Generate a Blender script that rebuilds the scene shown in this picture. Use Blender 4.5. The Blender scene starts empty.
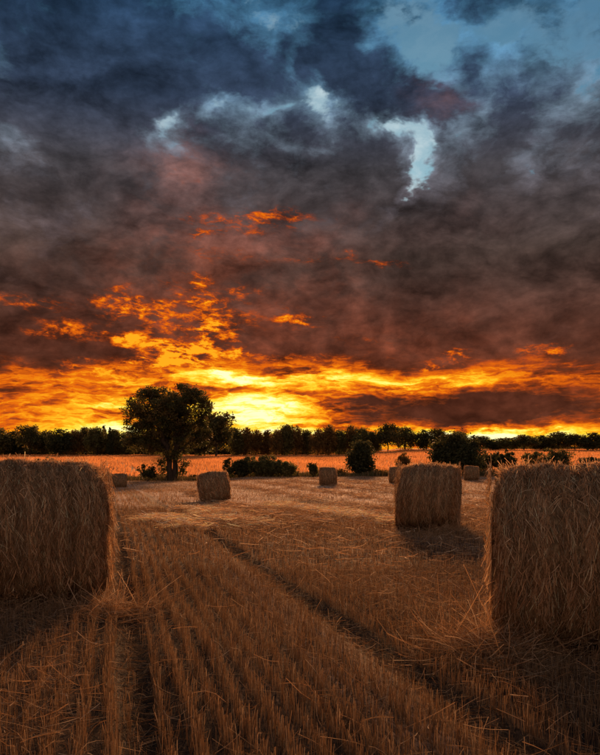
import bpy, math, random
import numpy as np
from mathutils import Vector

rng = np.random.default_rng(7)
scn = bpy.context.scene
C = scn.collection
R_ = math.radians

# ------------------------------------------------------------------ camera
F, CX, HY, EYE = 720.0, 300.0, 460.0, 1.5      # focal length / horizon in photo pixels
cam_d = bpy.data.cameras.new('camera')
cam = bpy.data.objects.new('camera', cam_d)
C.objects.link(cam)
cam.location = (0, 0, EYE)
cam.rotation_euler = (R_(90), 0, 0)
cam_d.sensor_fit = 'VERTICAL'
cam_d.sensor_height = 36.0
cam_d.lens = 36.0 * F / 755.0
cam_d.shift_y = (HY - 377.5) / 755.0
cam_d.clip_start, cam_d.clip_end = 0.05, 9000
scn.camera = cam

# ------------------------------------------------------------------ render / exposure
scn.render.engine = 'CYCLES'
scn.view_settings.view_transform = 'Standard'
scn.view_settings.look = 'None'
scn.view_settings.exposure = 0.5               # exposed for the field rather than for the sky
scn.view_settings.gamma = 1.0
cy = scn.cycles
cy.use_denoising = True
cy.use_adaptive_sampling = True
cy.adaptive_threshold = 0.015
cy.max_bounces = 6
cy.diffuse_bounces = 3
cy.glossy_bounces = 2
cy.transmission_bounces = 4
cy.transparent_max_bounces = 8
cy.sample_clamp_indirect = 4.0

# ------------------------------------------------------------------ sun
SUN_AZ, SUN_EL = R_(4.5), R_(12.5)
GLOW_AZ = R_(-2.5)                                # where the cloud is thinnest in front of the sunset
sun_vec = Vector((math.sin(SUN_AZ) * math.cos(SUN_EL), math.cos(SUN_AZ) * math.cos(SUN_EL), math.sin(SUN_EL)))
sd = bpy.data.lights.new('sun', 'SUN')
sd.energy = 5.0
sd.angle = R_(9.0)                                # the disc is smeared by thin cloud
sd.color = (1.0, 0.45, 0.18)
sun = bpy.data.objects.new('sun', sd)
C.objects.link(sun)
sun.rotation_euler = (-sun_vec).to_track_quat('-Z', 'Y').to_euler()
sun.location = (0, 0, 60)

# ------------------------------------------------------------------ sky (world): clear sky + two procedural cloud decks
def lin(r, g, b):
    f = lambda c: (c / 255 / 12.92) if c / 255 <= .04045 else ((c / 255 + .055) / 1.055) ** 2.4
    return (f(r), f(g), f(b), 1)

world = bpy.data.worlds.new('World')
scn.world = world
world.use_nodes = True
wt = world.node_tree
wt.nodes.clear()

class NB:
    """small node builder"""
    def __init__(s, t): s.t = t
    def new(s, k): return s.t.nodes.new(k)
    def put(s, sock, v):
        if hasattr(v, 'is_output'): s.t.links.new(v, sock)
        elif v is not None:
            try: sock.default_value = v
            except Exception: sock.default_value = v[:3]
    def m(s, op, a, b=None, c=None, clamp=False):
        n = s.new('ShaderNodeMath'); n.operation = op; n.use_clamp = clamp
        for i, v in enumerate((a, b, c)): s.put(n.inputs[i], v)
        return n.outputs[0]
    def v(s, op, a, b=None, c=None, scale=None):
        n = s.new('ShaderNodeVectorMath'); n.operation = op
        for i, q in enumerate((a, b, c)):
            if q is not None: s.put(n.inputs[i], q)
        if scale is not None: s.put(n.inputs['Scale'], scale)
        return n.outputs['Value'] if op in ('DOT_PRODUCT', 'LENGTH') else n.outputs[0]
    def xyz(s, a, b, c):
        n = s.new('ShaderNodeCombineXYZ')
        for i, v in enumerate((a, b, c)): s.put(n.inputs[i], v)
        return n.outputs[0]
    def sep(s, a):
        n = s.new('ShaderNodeSeparateXYZ'); s.put(n.inputs[0], a); return n.outputs
    def noise(s, vec, scale, detail=5, rough=.55, dist=0.0, color=False, lac=2.0):
        n = s.new('ShaderNodeTexNoise'); s.put(n.inputs['Vector'], vec)
        s.put(n.inputs['Scale'], scale); s.put(n.inputs['Detail'], detail)
        s.put(n.inputs['Roughness'], rough); s.put(n.inputs['Distortion'], dist); s.put(n.inputs['Lacunarity'], lac)
        return n.outputs['Color'] if color else n.outputs[0]
    def ramp(s, fac, stops, interp='LINEAR', alpha=False):
        n = s.new('ShaderNodeValToRGB'); s.put(n.inputs[0], fac)
        cr = n.color_ramp; cr.interpolation = interp
        while len(cr.elements) < len(stops): cr.elements.new(.5)
        for e, (p, c) in zip(cr.elements, stops): e.position = p; e.color = c
        return n.outputs[1] if alpha else n.outputs[0]
    def mix(s, f, a, b, mode='MIX'):
        n = s.new('ShaderNodeMix'); n.data_type = 'RGBA'; n.blend_type = mode
        s.put(n.inputs[0], f); s.put(n.inputs[6], a); s.put(n.inputs[7], b)
        return n.outputs[2]
    def mapr(s, v, a, b, c=0.0, d=1.0, smooth=True):
        n = s.new('ShaderNodeMapRange'); n.interpolation_type = 'SMOOTHSTEP' if smooth else 'LINEAR'
        for i, q in enumerate((v, a, b, c, d)): s.put(n.inputs[i], q)
        return n.outputs[0]
    def blobs(s, uv, lst, start=0.0):
        """sum of soft patches given as (px, py, rx, ry, amount) directions of the photograph"""
        acc = start
        for (px, py, rx, ry, am) in lst:
            cu, cv = ang(px, py)
            d = s.v('MULTIPLY_ADD', uv, (F / rx, F / ry, 0), (-cu * F / rx, -cv * F / ry, 0))
            q = s.v('DOT_PRODUCT', d, d)
            e = s.m('POWER', math.exp(-1), q)
            acc = s.m('MULTIPLY_ADD', e, am, acc)
        return acc

def ang(px, py):
    x, z = (px - CX) / F, (HY - py) / F
    return math.atan2(x, 1), math.atan2(z, math.hypot(x, 1))

def build_sky():
    b = NB(wt)
    out = b.new('ShaderNodeOutputWorld'); bg = b.new('ShaderNodeBackground')
    tc = b.new('ShaderNodeTexCoord')
    D = b.v('NORMALIZE', tc.outputs['Generated'])
    x, y, z = b.sep(D)
    az = b.m('ARCTAN2', x, y); el = b.m('ARCSINE', z)
    elp = b.m('MAXIMUM', el, 0.0)
    uv0 = b.xyz(az, el, 0)
    daz = b.m('ABSOLUTE', b.m('SUBTRACT', az, GLOW_AZ))
    # clear sky
    sky = b.new('ShaderNodeTexSky'); sky.sky_type = 'NISHITA'; sky.sun_disc = False
    sky.sun_elevation = SUN_EL; sky.sun_rotation = SUN_AZ
    sky.dust_density = 0.6; sky.air_density = 1.2; sky.ozone_density = 2.5
    clear = b.v('SCALE', sky.outputs[0], scale=0.06)
    clear = b.mix(1.0, clear, (0.40, 0.90, 1.12, 1), 'MULTIPLY')
    # clouds flatten towards the horizon
    Q = b.v('MULTIPLY', D, (1, 1, 1.5))
    wn = b.noise(Q, 9.0, 5, .62, .2, color=True)
    w1 = b.v('SUBTRACT', wn, (.5, .5, .5))
    uv = b.v('MULTIPLY_ADD', w1, (0.13, 0.11, 0), uv0)
    wf = b.noise(b.v('MULTIPLY', D, (1, 1, 2.4)), 24, 4, .62, .2, color=True)
    wfc = b.v('SUBTRACT', wf, (.5, .5, .5))
    uvf = b.v('MULTIPLY_ADD', wfc, (0.085, 0.035, 0), uv0)
    # ---- deck density: big masses plus cauliflower edges
    n1 = b.noise(Q, 5.5, 7, .58, .25)
    n2 = b.noise(b.v('MULTIPLY_ADD', wfc, (.03, .03, .03), b.v('ADD', Q, (3.1, 7.7, 1.3))), 17, 5, .60, .35)
    dens = b.m('MULTIPLY_ADD', b.m('SUBTRACT', n1, .5), 1.0, .80)
    dens = b.m('MULTIPLY_ADD', b.m('SUBTRACT', n2, .5), 1.35, dens)
    holes = [(262, 14, 40, 20, -.45), (395, 30, 34, 22, -.60), (430, 48, 34, 22, -.55), (455, 72, 24, 22, -.45), (500, 16, 30, 12, -.35),
             (394, 124, 18, 11, -.70), (414, 133, 16, 11, -.60), (431, 150, 9, 16, -.75), (426, 172, 11, 8, -.40), (411, 187, 17, 9, -.70), (322, 108, 15, 24, -.66), (372, 118, 14, 10, -.3),
             (168, 116, 11, 16, -.62), (236, 102, 30, 7, -.40), (275, 112, 20, 6, -.36), (345, 108, 20, 7, -.12), (176, 150, 14, 8, -.28),
             (212, 98, 10, 8, -.25), (290, 55, 8, 14, -.22), (470, 110, 24, 30, -.20), (460, 190, 30, 40, -.08),
             (432, 96, 26, 16, .62), (350, 48, 40, 40, .45), (130, 50, 70, 45, .28), (210, 45, 50, 26, .2), (470, 50, 16, 26, .42),
             (488, 150, 26, 60, .22), (370, 165, 28, 20, .35), (300, 180, 60, 30, .2), (200, 200, 120, 36, .30), (470, 260, 120, 60, .40),
             (110, 150, 30, 50, .3), (90, 60, 40, 60, .25), (30, 40, 60, 60, .3), (240, 60, 60, 18, .15), (210, 130, 22, 14, .2), (300, 300, 400, 60, .45), (300, 400, 700, 60, .5), (560, 40, 60, 40, -.3), (35, 120, 50, 40, .2)]
    dens = b.blobs(uv, holes, dens)
    fine = b.noise(b.v('ADD', Q, (1.1, 2.3, 4.0)), 46, 4, .62, .2)
    dens = b.m('MULTIPLY_ADD', b.m('SUBTRACT', fine, .5), .55, dens)
    cov = b.mapr(dens, .24, .60)
    thick = b.mapr(dens, .38, 1.05)
    # high thin veil lit by the low sun, seen through the gaps
    veil = b.blobs(uv, [(400, 128, 30, 16, .85), (431, 152, 16, 24, .85), (412, 187, 24, 14, .85), (322, 108, 24, 30, .9), (168, 118, 20, 24, .8), (236, 102, 44, 14, .6), (268, 14, 40, 16, .5)], .12)
    veil = b.m('MULTIPLY', veil, b.mapr(n2, .30, .66, .45, 1.2), clamp=True)
    clear = b.mix(veil, clear, lin(186, 208, 216))
    # ---- colour of the deck: cold overhead, brown towards the sun, front-lit away from it and brightened on that unseen side as added fill
    t_el = b.m('DIVIDE', elp, R_(34), clamp=True)
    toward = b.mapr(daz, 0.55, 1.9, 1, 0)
    dark_w = b.ramp(t_el, [(0, lin(96, 50, 28)), (.14, lin(88, 44, 28)), (.30, lin(76, 46, 36)), (.46, lin(70, 56, 51)),
                           (.64, lin(64, 61, 65)), (.78, lin(46, 58, 78)), (1, lin(28, 54, 80))])
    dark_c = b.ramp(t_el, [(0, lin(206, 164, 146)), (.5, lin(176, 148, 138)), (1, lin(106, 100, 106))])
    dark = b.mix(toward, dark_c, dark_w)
    thin_w = b.ramp(t_el, [(0, lin(190, 100, 40)), (.2, lin(120, 66, 46)), (.42, lin(104, 78, 74)), (.60, lin(106, 102, 110)),
                           (.72, lin(112, 130, 146)), (.84, lin(78, 118, 146)), (1, lin(58, 108, 142))])
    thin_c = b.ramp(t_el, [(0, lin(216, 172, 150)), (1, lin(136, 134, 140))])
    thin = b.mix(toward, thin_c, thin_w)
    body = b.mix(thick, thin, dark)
    # billows inside the deck
    bil = b.noise(b.v('MULTIPLY_ADD', w1, (.06, .06, .06), b.v('MULTIPLY', D, (1, 1, 1.9))), 10, 7, .62, .35)
    bil = b.mapr(bil, .30, .72, .42, 1.95, smooth=False)
    puf = b.noise(b.v('MULTIPLY_ADD', wfc, (.02, .02, .02), b.v('MULTIPLY', D, (1, 1, 1.7))), 15, 4, .55, .1)
    puf = b.m('ABSOLUTE', b.m('MULTIPLY_ADD', puf, 2.0, -1.0))           # rounded heaps with dark creases between
    bil = b.m('MULTIPLY', bil, b.mapr(puf, 0.0, .34, .80, 1.14, smooth=False))
    bil = b.m('MULTIPLY', bil, b.mapr(fine, .30, .70, .80, 1.22, smooth=False))
    body = b.v('SCALE', body, scale=bil)
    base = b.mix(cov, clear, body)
    # russet where the deck is lit from far below
    red = b.blobs(uv, [(190, 150, 22, 26, .35), (180, 172, 46, 20, .5), (150, 195, 40, 14, .3), (205, 232, 60, 12, .5), (290, 236, 90, 18, .4),
                       (190, 300, 120, 60, .85), (300, 330, 160, 40, .7), (260, 250, 110, 30, .4), (436, 100, 20, 12, .35), (440, 340, 90, 30, .4), (300, 350, 260, 18, .5), (470, 215, 40, 20, .12)])
    red = b.m('MULTIPLY', b.m('MULTIPLY', red, b.mapr(n2, .32, .66, .25, 1.25)), b.mapr(n1, .3, .65, .5, 1.3))
    base = b.mix(b.m('MULTIPLY', red, .80, clamp=True), base, b.v('SCALE', b.ramp(t_el, [(.2, lin(112, 54, 34)), (.45, lin(116, 68, 54)), (.6, lin(124, 86, 80))]), scale=bil))
    # ---- glowing under-lit layer: rippled streaks near the horizon, torn flecks above them
    S = b.xyz(az, b.m('MULTIPLY', el, 5.2), 0.0)
    S = b.v('MULTIPLY_ADD', w1, (.09, .13, 0), S)
    st = b.noise(S, 9.0, 6, .58, .15)
    st2 = b.noise(b.v('ADD', S, (5.3, 2.2, 0)), 19.0, 6, .60, .2)
    def ridge(v, k): return b.m('POWER', b.m('SUBTRACT', 1.0, b.m('ABSOLUTE', b.m('MULTIPLY_ADD', v, 2 * k, -k)), clamp=True), 1.4)
    r1, r2 = ridge(st, 3.2), ridge(st2, 3.0)
    spread = b.m('POWER', math.exp(-1), b.m('POWER', b.m('DIVIDE', daz, .66), 2.0))
    elw = b.m('MULTIPLY_ADD', b.m('SUBTRACT', n1, .5), .10, el)
    band = b.m('MULTIPLY', b.mapr(elw, R_(8.4), R_(6.3)), spread)
    hb = b.m('MULTIPLY_ADD', b.m('SUBTRACT', st, .5), 1.35, .20)
    hb = b.m('MULTIPLY_ADD', r1, .24, hb)
    hb = b.m('MULTIPLY_ADD', r2, .28, hb)
    warm = [(268, 412, 46, 20, .46), (240, 400, 40, 18, .22), (300, 377, 100, 5, .34), (400, 384, 70, 5, .34), (225, 376, 40, 5, .28),
            (470, 380, 40, 6, .26), (300, 436, 300, 8, .36), (480, 437, 60, 7, .55), (110, 429, 40, 8, .38), (110, 405, 40, 4, .30),
            (60, 415, 60, 18, .15), (550, 436, 70, 8, .5), (205, 418, 30, 12, .20), (120, 385, 50, 12, .10),
            (440, 414, 66, 14, -.66), (375, 402, 40, 8, -.34), (350, 418, 34, 7, -.22), (330, 404, 34, 5, -.20), (500, 404, 40, 11, -.45), (140, 394, 40, 6, -.10),
            (560, 405, 60, 14, -.45), (475, 408, 55, 16, -.30), (250, 388, 40, 4, -.16), (200, 392, 30, 4, -.14), (290, 394, 26, 4, -.12)]
    hb = b.blobs(uvf, warm, hb)
    hb = b.m('MULTIPLY', b.m('MAXIMUM', hb, 0), band)
    flecks = [(208, 333, 24, 17, .74), (192, 350, 32, 9, .68), (180, 363, 40, 6, .72), (235, 353, 6, 5, .85), (162, 352, 14, 10, .5),
              (120, 295, 20, 8, .62), (142, 308, 28, 9, .48), (128, 340, 12, 7, .60), (196, 280, 22, 9, .46), (208, 300, 30, 8, .44),
              (240, 292, 12, 6, .50), (296, 320, 16, 7, .50), (330, 259, 46, 5, .52), (395, 263, 30, 4, .42), (235, 224, 70, 11, .46),
              (285, 214, 44, 9, .34), (222, 256, 44, 8, .44), (195, 232, 26, 10, .40), (456, 356, 14, 6, .58), (428, 370, 14, 8, .5),
              (480, 373, 30, 6, .5), (300, 362, 140, 9, .34), (150, 325, 70, 34, .30), (240, 312, 80, 34, .28), (100, 370, 50, 9, .5), (150, 372, 50, 6, .45),
              (185, 175, 40, 14, .24), (60, 330, 40, 10, .45), (30, 300, 40, 10, .4), (545, 350, 40, 8, .45), (380, 340, 60, 14, .22)]
    hf = b.blobs(uvf, flecks)
    fl2 = b.noise(b.v('MULTIPLY_ADD', w1, (.05, .05, 0), b.xyz(b.m('MULTIPLY_ADD', el, .5, az), b.m('MULTIPLY', el, 2.6), 3.0)), 15.0, 6, .66, .3)
    fl3 = b.noise(b.v('MULTIPLY_ADD', wfc, (.03, .03, 0), b.xyz(b.m('MULTIPLY_ADD', el, .8, az), b.m('MULTIPLY', el, 2.8), 9.0)), 20.0, 6, .64, .2)
    wisp = b.m('MULTIPLY_ADD', ridge(fl3, 3.4), .85, b.mapr(fl2, .42, .66, 0.05, .75))
    hf = b.m('MULTIPLY', hf, wisp)
    hf = b.m('MULTIPLY', hf, b.mapr(el, R_(8.5), R_(16), .78, .60))
    hf = b.m('MULTIPLY', hf, b.mapr(fine, .34, .60, .55, 1.12))
    hf = b.m('MINIMUM', hf, .66)
    heat = b.m('MAXIMUM', hb, hf)
    hs = b.m('MULTIPLY', heat, .90, clamp=True)
    hcol = b.ramp(hs, [(0, lin(72, 36, 24)), (.14, lin(112, 50, 24)), (.28, lin(176, 70, 20)), (.42, lin(232, 106, 14)),
                       (.56, lin(252, 156, 20)), (.70, lin(255, 204, 44)), (.86, lin(255, 232, 110)), (1, lin(255, 246, 180))])
    hcol = b.v('SCALE', hcol, scale=b.mapr(hs, .4, 1.0, 1.0, 1.3))
    soft = b.m('MULTIPLY_ADD', b.mapr(hs, .12, .45, 1, 0), b.m('SUBTRACT', bil, 1.0), 1.0)
    hcol = b.v('SCALE', hcol, scale=soft)
    ha = b.m('MAXIMUM', b.mapr(hs, .05, .40), b.m('MULTIPLY', band, .92))
    full = b.mix(ha, base, hcol)
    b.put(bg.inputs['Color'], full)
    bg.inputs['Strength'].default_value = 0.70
    wt.links.new(bg.outputs[0], out.inputs[0])
    world.cycles.sampling_method = 'MANUAL'
    world.cycles.sample_map_resolution = 512
build_sky()

# ------------------------------------------------------------------ helpers
def sstep(a, b, x):
    t = np.clip((np.asarray(x, float) - a) / (b - a), 0, 1)
    return t * t * (3 - 2 * t)

TH = R_(14.8)                                   # the drilled rows run 14.8 degrees left of the view
def row_p(x, y): return x * math.cos(TH) + y * math.sin(TH)
def row_q(x, y): return -x * math.sin(TH) + y * math.cos(TH)
TRACKS = (0.18, 2.0)

def gz(x, y):
    """height of the ground"""
    x = np.asarray(x, float); y = np.asarray(y, float)
    z = -0.42 * sstep(13, 34, y) - 0.45 * sstep(-4, -13, x) * sstep(34, 58, y) * (1 - sstep(80, 120, y))
    s = np.clip((y - 84) / 166, 0, 1.3)
    a = x / np.maximum(y, 1) * F
    z = z + s * (3.0 + 1.9 * sstep(30, 110, a)) + s * s * 0.2
    z = z + sstep(600, 2500, y) * 6
    p = row_p(x, y)
    near = 1 - sstep(25, 45, y)
    for t in TRACKS:
        z = z - 0.06 * np.exp(-((p - t) / 0.13) ** 2) * near
    z = z + near * 0.012 * np.sin(2 * np.pi * p / 0.145 + np.pi / 2) * (1 - sstep(2.3, 3.2, p)) * (1 - sstep(10, 18, y))
    z = z + 0.018 * np.sin(x * 1.7 + .4 * y) * np.sin(y * 1.3 + 1) + 0.03 * np.sin(x * .45 + 1.3) * np.sin(y * .38)
    return z

def ground_at(px, py):
    """point of the ground seen at a photo pixel"""
    dx, dz = (px - CX) / F, (HY - py) / F
    ts = np.linspace(1.5, 320, 60000)
    h = EYE + dz * ts - gz(dx * ts, ts)
    i = np.argmax(h < 0)
    t = ts[i] if h[i] < 0 else 250.0
    return np.array((dx * t, t, float(gz(dx * t, t))))

def at_depth(px, d):
    x = (px - CX) / F * d
    return np.array((x, d, float(gz(x, d))))

def obj(name, me, mat=None, parent=None):
    o = bpy.data.objects.new(name, me)
    C.objects.link(o)
    if mat and me is not None and not me.materials: me.materials.append(mat)
    if parent: o.parent = parent
    return o
def tag(o, label=None, cat=None, group=None, kind=None):
    if label: o['label'] = label
    if cat: o['category'] = cat
    if group: o['group'] = group
    if kind: o['kind'] = kind
    return o
def empty(name, loc, rz=0):
    o = bpy.data.objects.new(name, None); C.objects.link(o)
    o.location = loc; o.rotation_euler = (0, 0, rz); o.empty_display_size = .3
    return o
def copy_tree(o, parent=None):
    c = o.copy(); C.objects.link(c); c.parent = parent
    for ch in [k for k in bpy.data.objects if k.parent == o]: copy_tree(ch, c)
    return c

def mesh_np(name, V, faces_idx, nper, col=None, smooth=False):
    """V (n,3); faces_idx flat array with nper corners per face; col (n,3) per vertex"""
    me = bpy.data.meshes.new(name)
    V = np.asarray(V, np.float32); fi = np.asarray(faces_idx, np.int32).ravel()
    nf = len(fi) // nper
    me.vertices.add(len(V)); me.vertices.foreach_set('co', V.ravel())
    me.loops.add(len(fi)); me.loops.foreach_set('vertex_index', fi)
    me.polygons.add(nf)
    me.polygons.foreach_set('loop_start', np.arange(0, nf * nper, nper, dtype=np.int32))
    me.polygons.foreach_set('loop_total', np.full(nf, nper, np.int32))
    if smooth: me.polygons.foreach_set('use_smooth', np.ones(nf, bool))
    if col is not None:
        a = me.attributes.new('col', 'FLOAT_COLOR', 'POINT')
        c4 = np.ones((len(V), 4), np.float32); c4[:, :3] = col
        a.data.foreach_set('color', c4.ravel())
    me.update(calc_edges=True)
    me.validate()
    return me

def ribbons(name, pts, side, col):
    """pts (n,k,3) centre lines, side (n,k,3) half-width vectors, col (n,3): flat strips"""
    n, k, _ = pts.shape
    V = np.stack((pts - side, pts + side), 2).reshape(-1, 3)
    base = (np.arange(n) * 2 * k)[:, None, None]
    j = (np.arange(k - 1) * 2)[None, :, None]
    q = base + j + np.array([0, 1, 3, 2])[None, None, :]
    return mesh_np(name, V, q, 4, np.repeat(col, 2 * k, 0))

def unit(v): return v / np.maximum(np.linalg.norm(v, axis=-1, keepdims=True), 1e-9)

# ------------------------------------------------------------------ materials
def mat_blade(name, trans=.35, rough=.55, tint=(1, 1, 1), spec=.3):
    m = bpy.data.materials.new(name); m.use_nodes = True
    t = m.node_tree; t.nodes.clear(); b = NB(t)
    out = b.new('ShaderNodeOutputMaterial'); at = b.new('ShaderNodeAttribute'); at.attribute_name = 'col'
    c = b.mix(1.0, at.outputs['Color'], (*tint, 1), 'MULTIPLY')
    p = b.new('ShaderNodeBsdfPrincipled'); b.put(p.inputs['Base Color'], c)
    p.inputs['Roughness'].default_value = rough; p.inputs['Specular IOR Level'].default_value = spec
    tr = b.new('ShaderNodeBsdfTranslucent'); b.put(tr.inputs[0], c)
    mx = b.new('ShaderNodeMixShader'); mx.inputs[0].default_value = trans
    t.links.new(p.outputs[0], mx.inputs[1]); t.links.new(tr.outputs[0], mx.inputs[2])
    t.links.new(mx.outputs[0], out.inputs[0])
    return m

def mat_surf(name, builder, rough=.9, bump=None, bump_d=.02):
    m = bpy.data.materials.new(name); m.use_nodes = True
    t = m.node_tree; t.nodes.clear(); b = NB(t)
    out = b.new('ShaderNodeOutputMaterial'); p = b.new('ShaderNodeBsdfPrincipled')
    p.inputs['Roughness'].default_value = rough; p.inputs['Specular IOR Level'].default_value = .15
    col, h = builder(b)
    b.put(p.inputs['Base Color'], col)
    if h is not None:
        bm = b.new('ShaderNodeBump'); bm.inputs['Strength'].default_value = bump or .6
        bm.inputs['Distance'].default_value = bump_d
        b.put(bm.inputs['Height'], h); t.links.new(bm.outputs[0], p.inputs['Normal'])
    t.links.new(p.outputs[0], out.inputs[0])
    return m

def soil_nodes(b):
    g = b.new('ShaderNodeNewGeometry'); x, y, z = b.sep(g.outputs['Position'])
    p = b.m('ADD', b.m('MULTIPLY', x, math.cos(TH)), b.m('MULTIPLY', y, math.sin(TH)))
    q = b.m('ADD', b.m('MULTIPLY', x, -math.sin(TH)), b.m('MULTIPLY', y, math.cos(TH)))
    fine = b.noise(b.xyz(b.m('MULTIPLY', p, 40), b.m('MULTIPLY', q, 14), z), 1.0, 5, .65)
    clod = b.noise(g.outputs['Position'], 9.0, 6, .6)
    stripe = b.noise(b.xyz(b.m('MULTIPLY', p, .9), b.m('MULTIPLY', q, .03), 0), 1.0, 4, .6)
    patch = b.noise(b.xyz(b.m('MULTIPLY', p, .28), b.m('MULTIPLY', q, .12), 0), 1.0, 4, .6)
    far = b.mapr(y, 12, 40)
    f = b.m('MULTIPLY_ADD', b.m('SUBTRACT', stripe, .5), 2.4, .34)
    f = b.m('MULTIPLY_ADD', b.m('SUBTRACT', patch, .5), 1.4, f)
    f = b.m('MULTIPLY_ADD', b.m('SUBTRACT', fine, .5), 1.6, f)
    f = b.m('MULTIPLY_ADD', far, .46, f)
    for t_ in TRACKS:                            # wheel-pressed soil, with shade of the ruts painted into its colour
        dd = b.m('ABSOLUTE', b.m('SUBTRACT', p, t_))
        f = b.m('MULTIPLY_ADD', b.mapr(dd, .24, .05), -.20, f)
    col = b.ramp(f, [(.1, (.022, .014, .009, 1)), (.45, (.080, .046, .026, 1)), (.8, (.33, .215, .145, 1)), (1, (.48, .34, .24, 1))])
    h = b.m('MULTIPLY_ADD', clod, .6, fine)
    return col, h
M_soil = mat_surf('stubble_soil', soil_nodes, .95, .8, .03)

def crop_nodes(b):
    g = b.new('ShaderNodeNewGeometry')
    n = b.noise(g.outputs['Position'], .6, 5, .6)
    return b.ramp(n, [(.3, (.30, .16, .06, 1)), (.7, (.44, .26, .10, 1))]), n
M_crop_ground = mat_surf('crop_ground', crop_nodes, .9)

def bale_nodes(b):
    tc = b.new('ShaderNodeTexCoord'); x, y, z = b.sep(tc.outputs['Object'])
    a = b.m('ARCTAN2', b.m('SUBTRACT', z, .74), y)
    st = b.noise(b.xyz(b.m('MULTIPLY', x, 26), b.m('MULTIPLY', a, 2.6), 0), 1.0, 6, .65, .3)
    gr = b.noise(tc.outputs['Object'], 22, 5, .65, .4)
    f = b.m('MULTIPLY_ADD', gr, .55, b.m('MULTIPLY', st, .55))
    col = b.ramp(f, [(.32, (.040, .024, .012, 1)), (.52, (.14, .088, .042, 1)), (.70, (.30, .20, .10, 1))])
    return col, f
M_bale = mat_surf('bale_straw', bale_nodes, .9, 1.0, .03)
def bale_end_nodes(b):
    tc = b.new('ShaderNodeTexCoord')
    gr = b.noise(tc.outputs['Object'], 30, 6, .7, .8)
    gr2 = b.noise(tc.outputs['Object'], 5, 4, .6, .8)
    f = b.m('MULTIPLY_ADD', gr, .7, b.m('MULTIPLY', gr2, .35))
    return b.ramp(f, [(.35, (.06, .036, .018, 1)), (.55, (.20, .13, .06, 1)), (.72, (.36, .25, .12, 1))]), gr
M_bale_end = mat_surf('bale_cut_end', bale_end_nodes, .9, 1.0, .03)

def bark_nodes(b):
    tc = b.new('ShaderNodeTexCoord')
    n = b.noise(b.v('MULTIPLY', tc.outputs['Object'], (5, 5, .9)), 2.0, 6, .65, .3)
    return b.ramp(n, [(.3, (.022, .016, .012, 1)), (.7, (.085, .062, .045, 1))]), n
M_bark = mat_surf('bark', bark_nodes, .9, 1.0, .05)

M_stub = mat_blade('stubble_stalk', .28, .75, spec=.1)
M_straw = mat_blade('straw_strand', .30, .75, spec=.08)
M_fuzz = mat_blade('straw_fuzz', .58, .8, spec=.05)
M_leaf = mat_blade('leaf', .50, .6, spec=.2)
M_wheat = mat_blade('ripe_crop', .55, .7, spec=.1)
M_grass = mat_blade('dry_grass', .35, .6)

STRAW = np.array([(.50, .305, .155), (.40, .228, .110), (.29, .160, .078), (.60, .43, .26), (.44, .26, .13)])
def straw_cols(n, gain=1.0, r=rng):
    c = STRAW[r.integers(0, len(STRAW), n)]
    return np.clip(c * gain * r.uniform(.45, 1.35, (n, 1)), 0, .8)

# ------------------------------------------------------------------ ground sheet
def graded(segs):
    out = []
    for a, b_, n in segs: out += list(np.linspace(a, b_, n, endpoint=False))
    out.append(segs[-1][1]); return np.array(out)
gx = graded([(-6000, -900, 8), (-900, -150, 20), (-150, -30, 40), (-30, -7, 60), (-7, 9, 240), (9, 30, 60), (30, 150, 40), (150, 900, 20), (900, 6000, 8)])
gy = graded([(-600, -20, 8), (-20, 1, 20), (1, 17, 230), (17, 40, 90), (40, 100, 60), (100, 320, 50), (320, 1200, 18), (1200, 7000, 14)])
GX, GY = np.meshgrid(gx, gy)
def grid_mesh(name, X, Y, dz=0.0):
    V = np.stack((X, Y, gz(X, Y) + dz), -1).reshape(-1, 3)
    r, c = X.shape
    i = (np.arange(r - 1)[:, None] * c + np.arange(c - 1)[None, :]).ravel()
    return mesh_np(name, V, np.stack((i, i + 1, i + c + 1, i + c), 1), 4, smooth=True)
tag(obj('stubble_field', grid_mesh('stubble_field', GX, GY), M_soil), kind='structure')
CROP0, CROP1 = 88.0, 262.0
cx_, cy_ = np.meshgrid(np.linspace(-220, 220, 110), np.linspace(CROP0, CROP1, 70))
tag(obj('crop_field', grid_mesh('crop_field', cx_, cy_, .02), M_crop_ground), kind='structure')

# ------------------------------------------------------------------ stubble (uncountable)
def scatter(y0, y1, dens, wide=.50, pad=1.5, r=rng):
    """random ground points of even density in the wedge the lens sees, with room at the sides"""
    area_max = (y1 - y0) * 2 * (wide * y1 + pad)
    n = int(area_max * dens)
    y = r.uniform(y0, y1, n); x = r.uniform(-(wide * y1 + pad), wide * y1 + pad, n)
    k = np.abs(x) < wide * y + pad
    return x[k], y[k]

BALES_XY = []                                    # filled by the bale table below, used to keep stalks out of bales
def blade_mesh(name, x, y, h, w, lean, col, r=rng):
    n = len(x)
    az = r.uniform(0, np.pi, n)
    side = np.stack((np.cos(az), np.sin(az), np.zeros(n)), 1) * (w / 2)[:, None]
    la = r.uniform(0, 2 * np.pi, n); lm = np.abs(r.normal(0, 1, n)) * lean
    p0 = np.stack((x, y, gz(x, y) - .01), 1)
    p1 = p0 + np.stack((np.cos(la) * lm * h, np.sin(la) * lm * h, h), 1)
    pts = np.stack((p0, p1), 1)
    sd_ = np.stack((side, side * .85), 1)
    return ribbons(name, pts, sd_, col)

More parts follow.
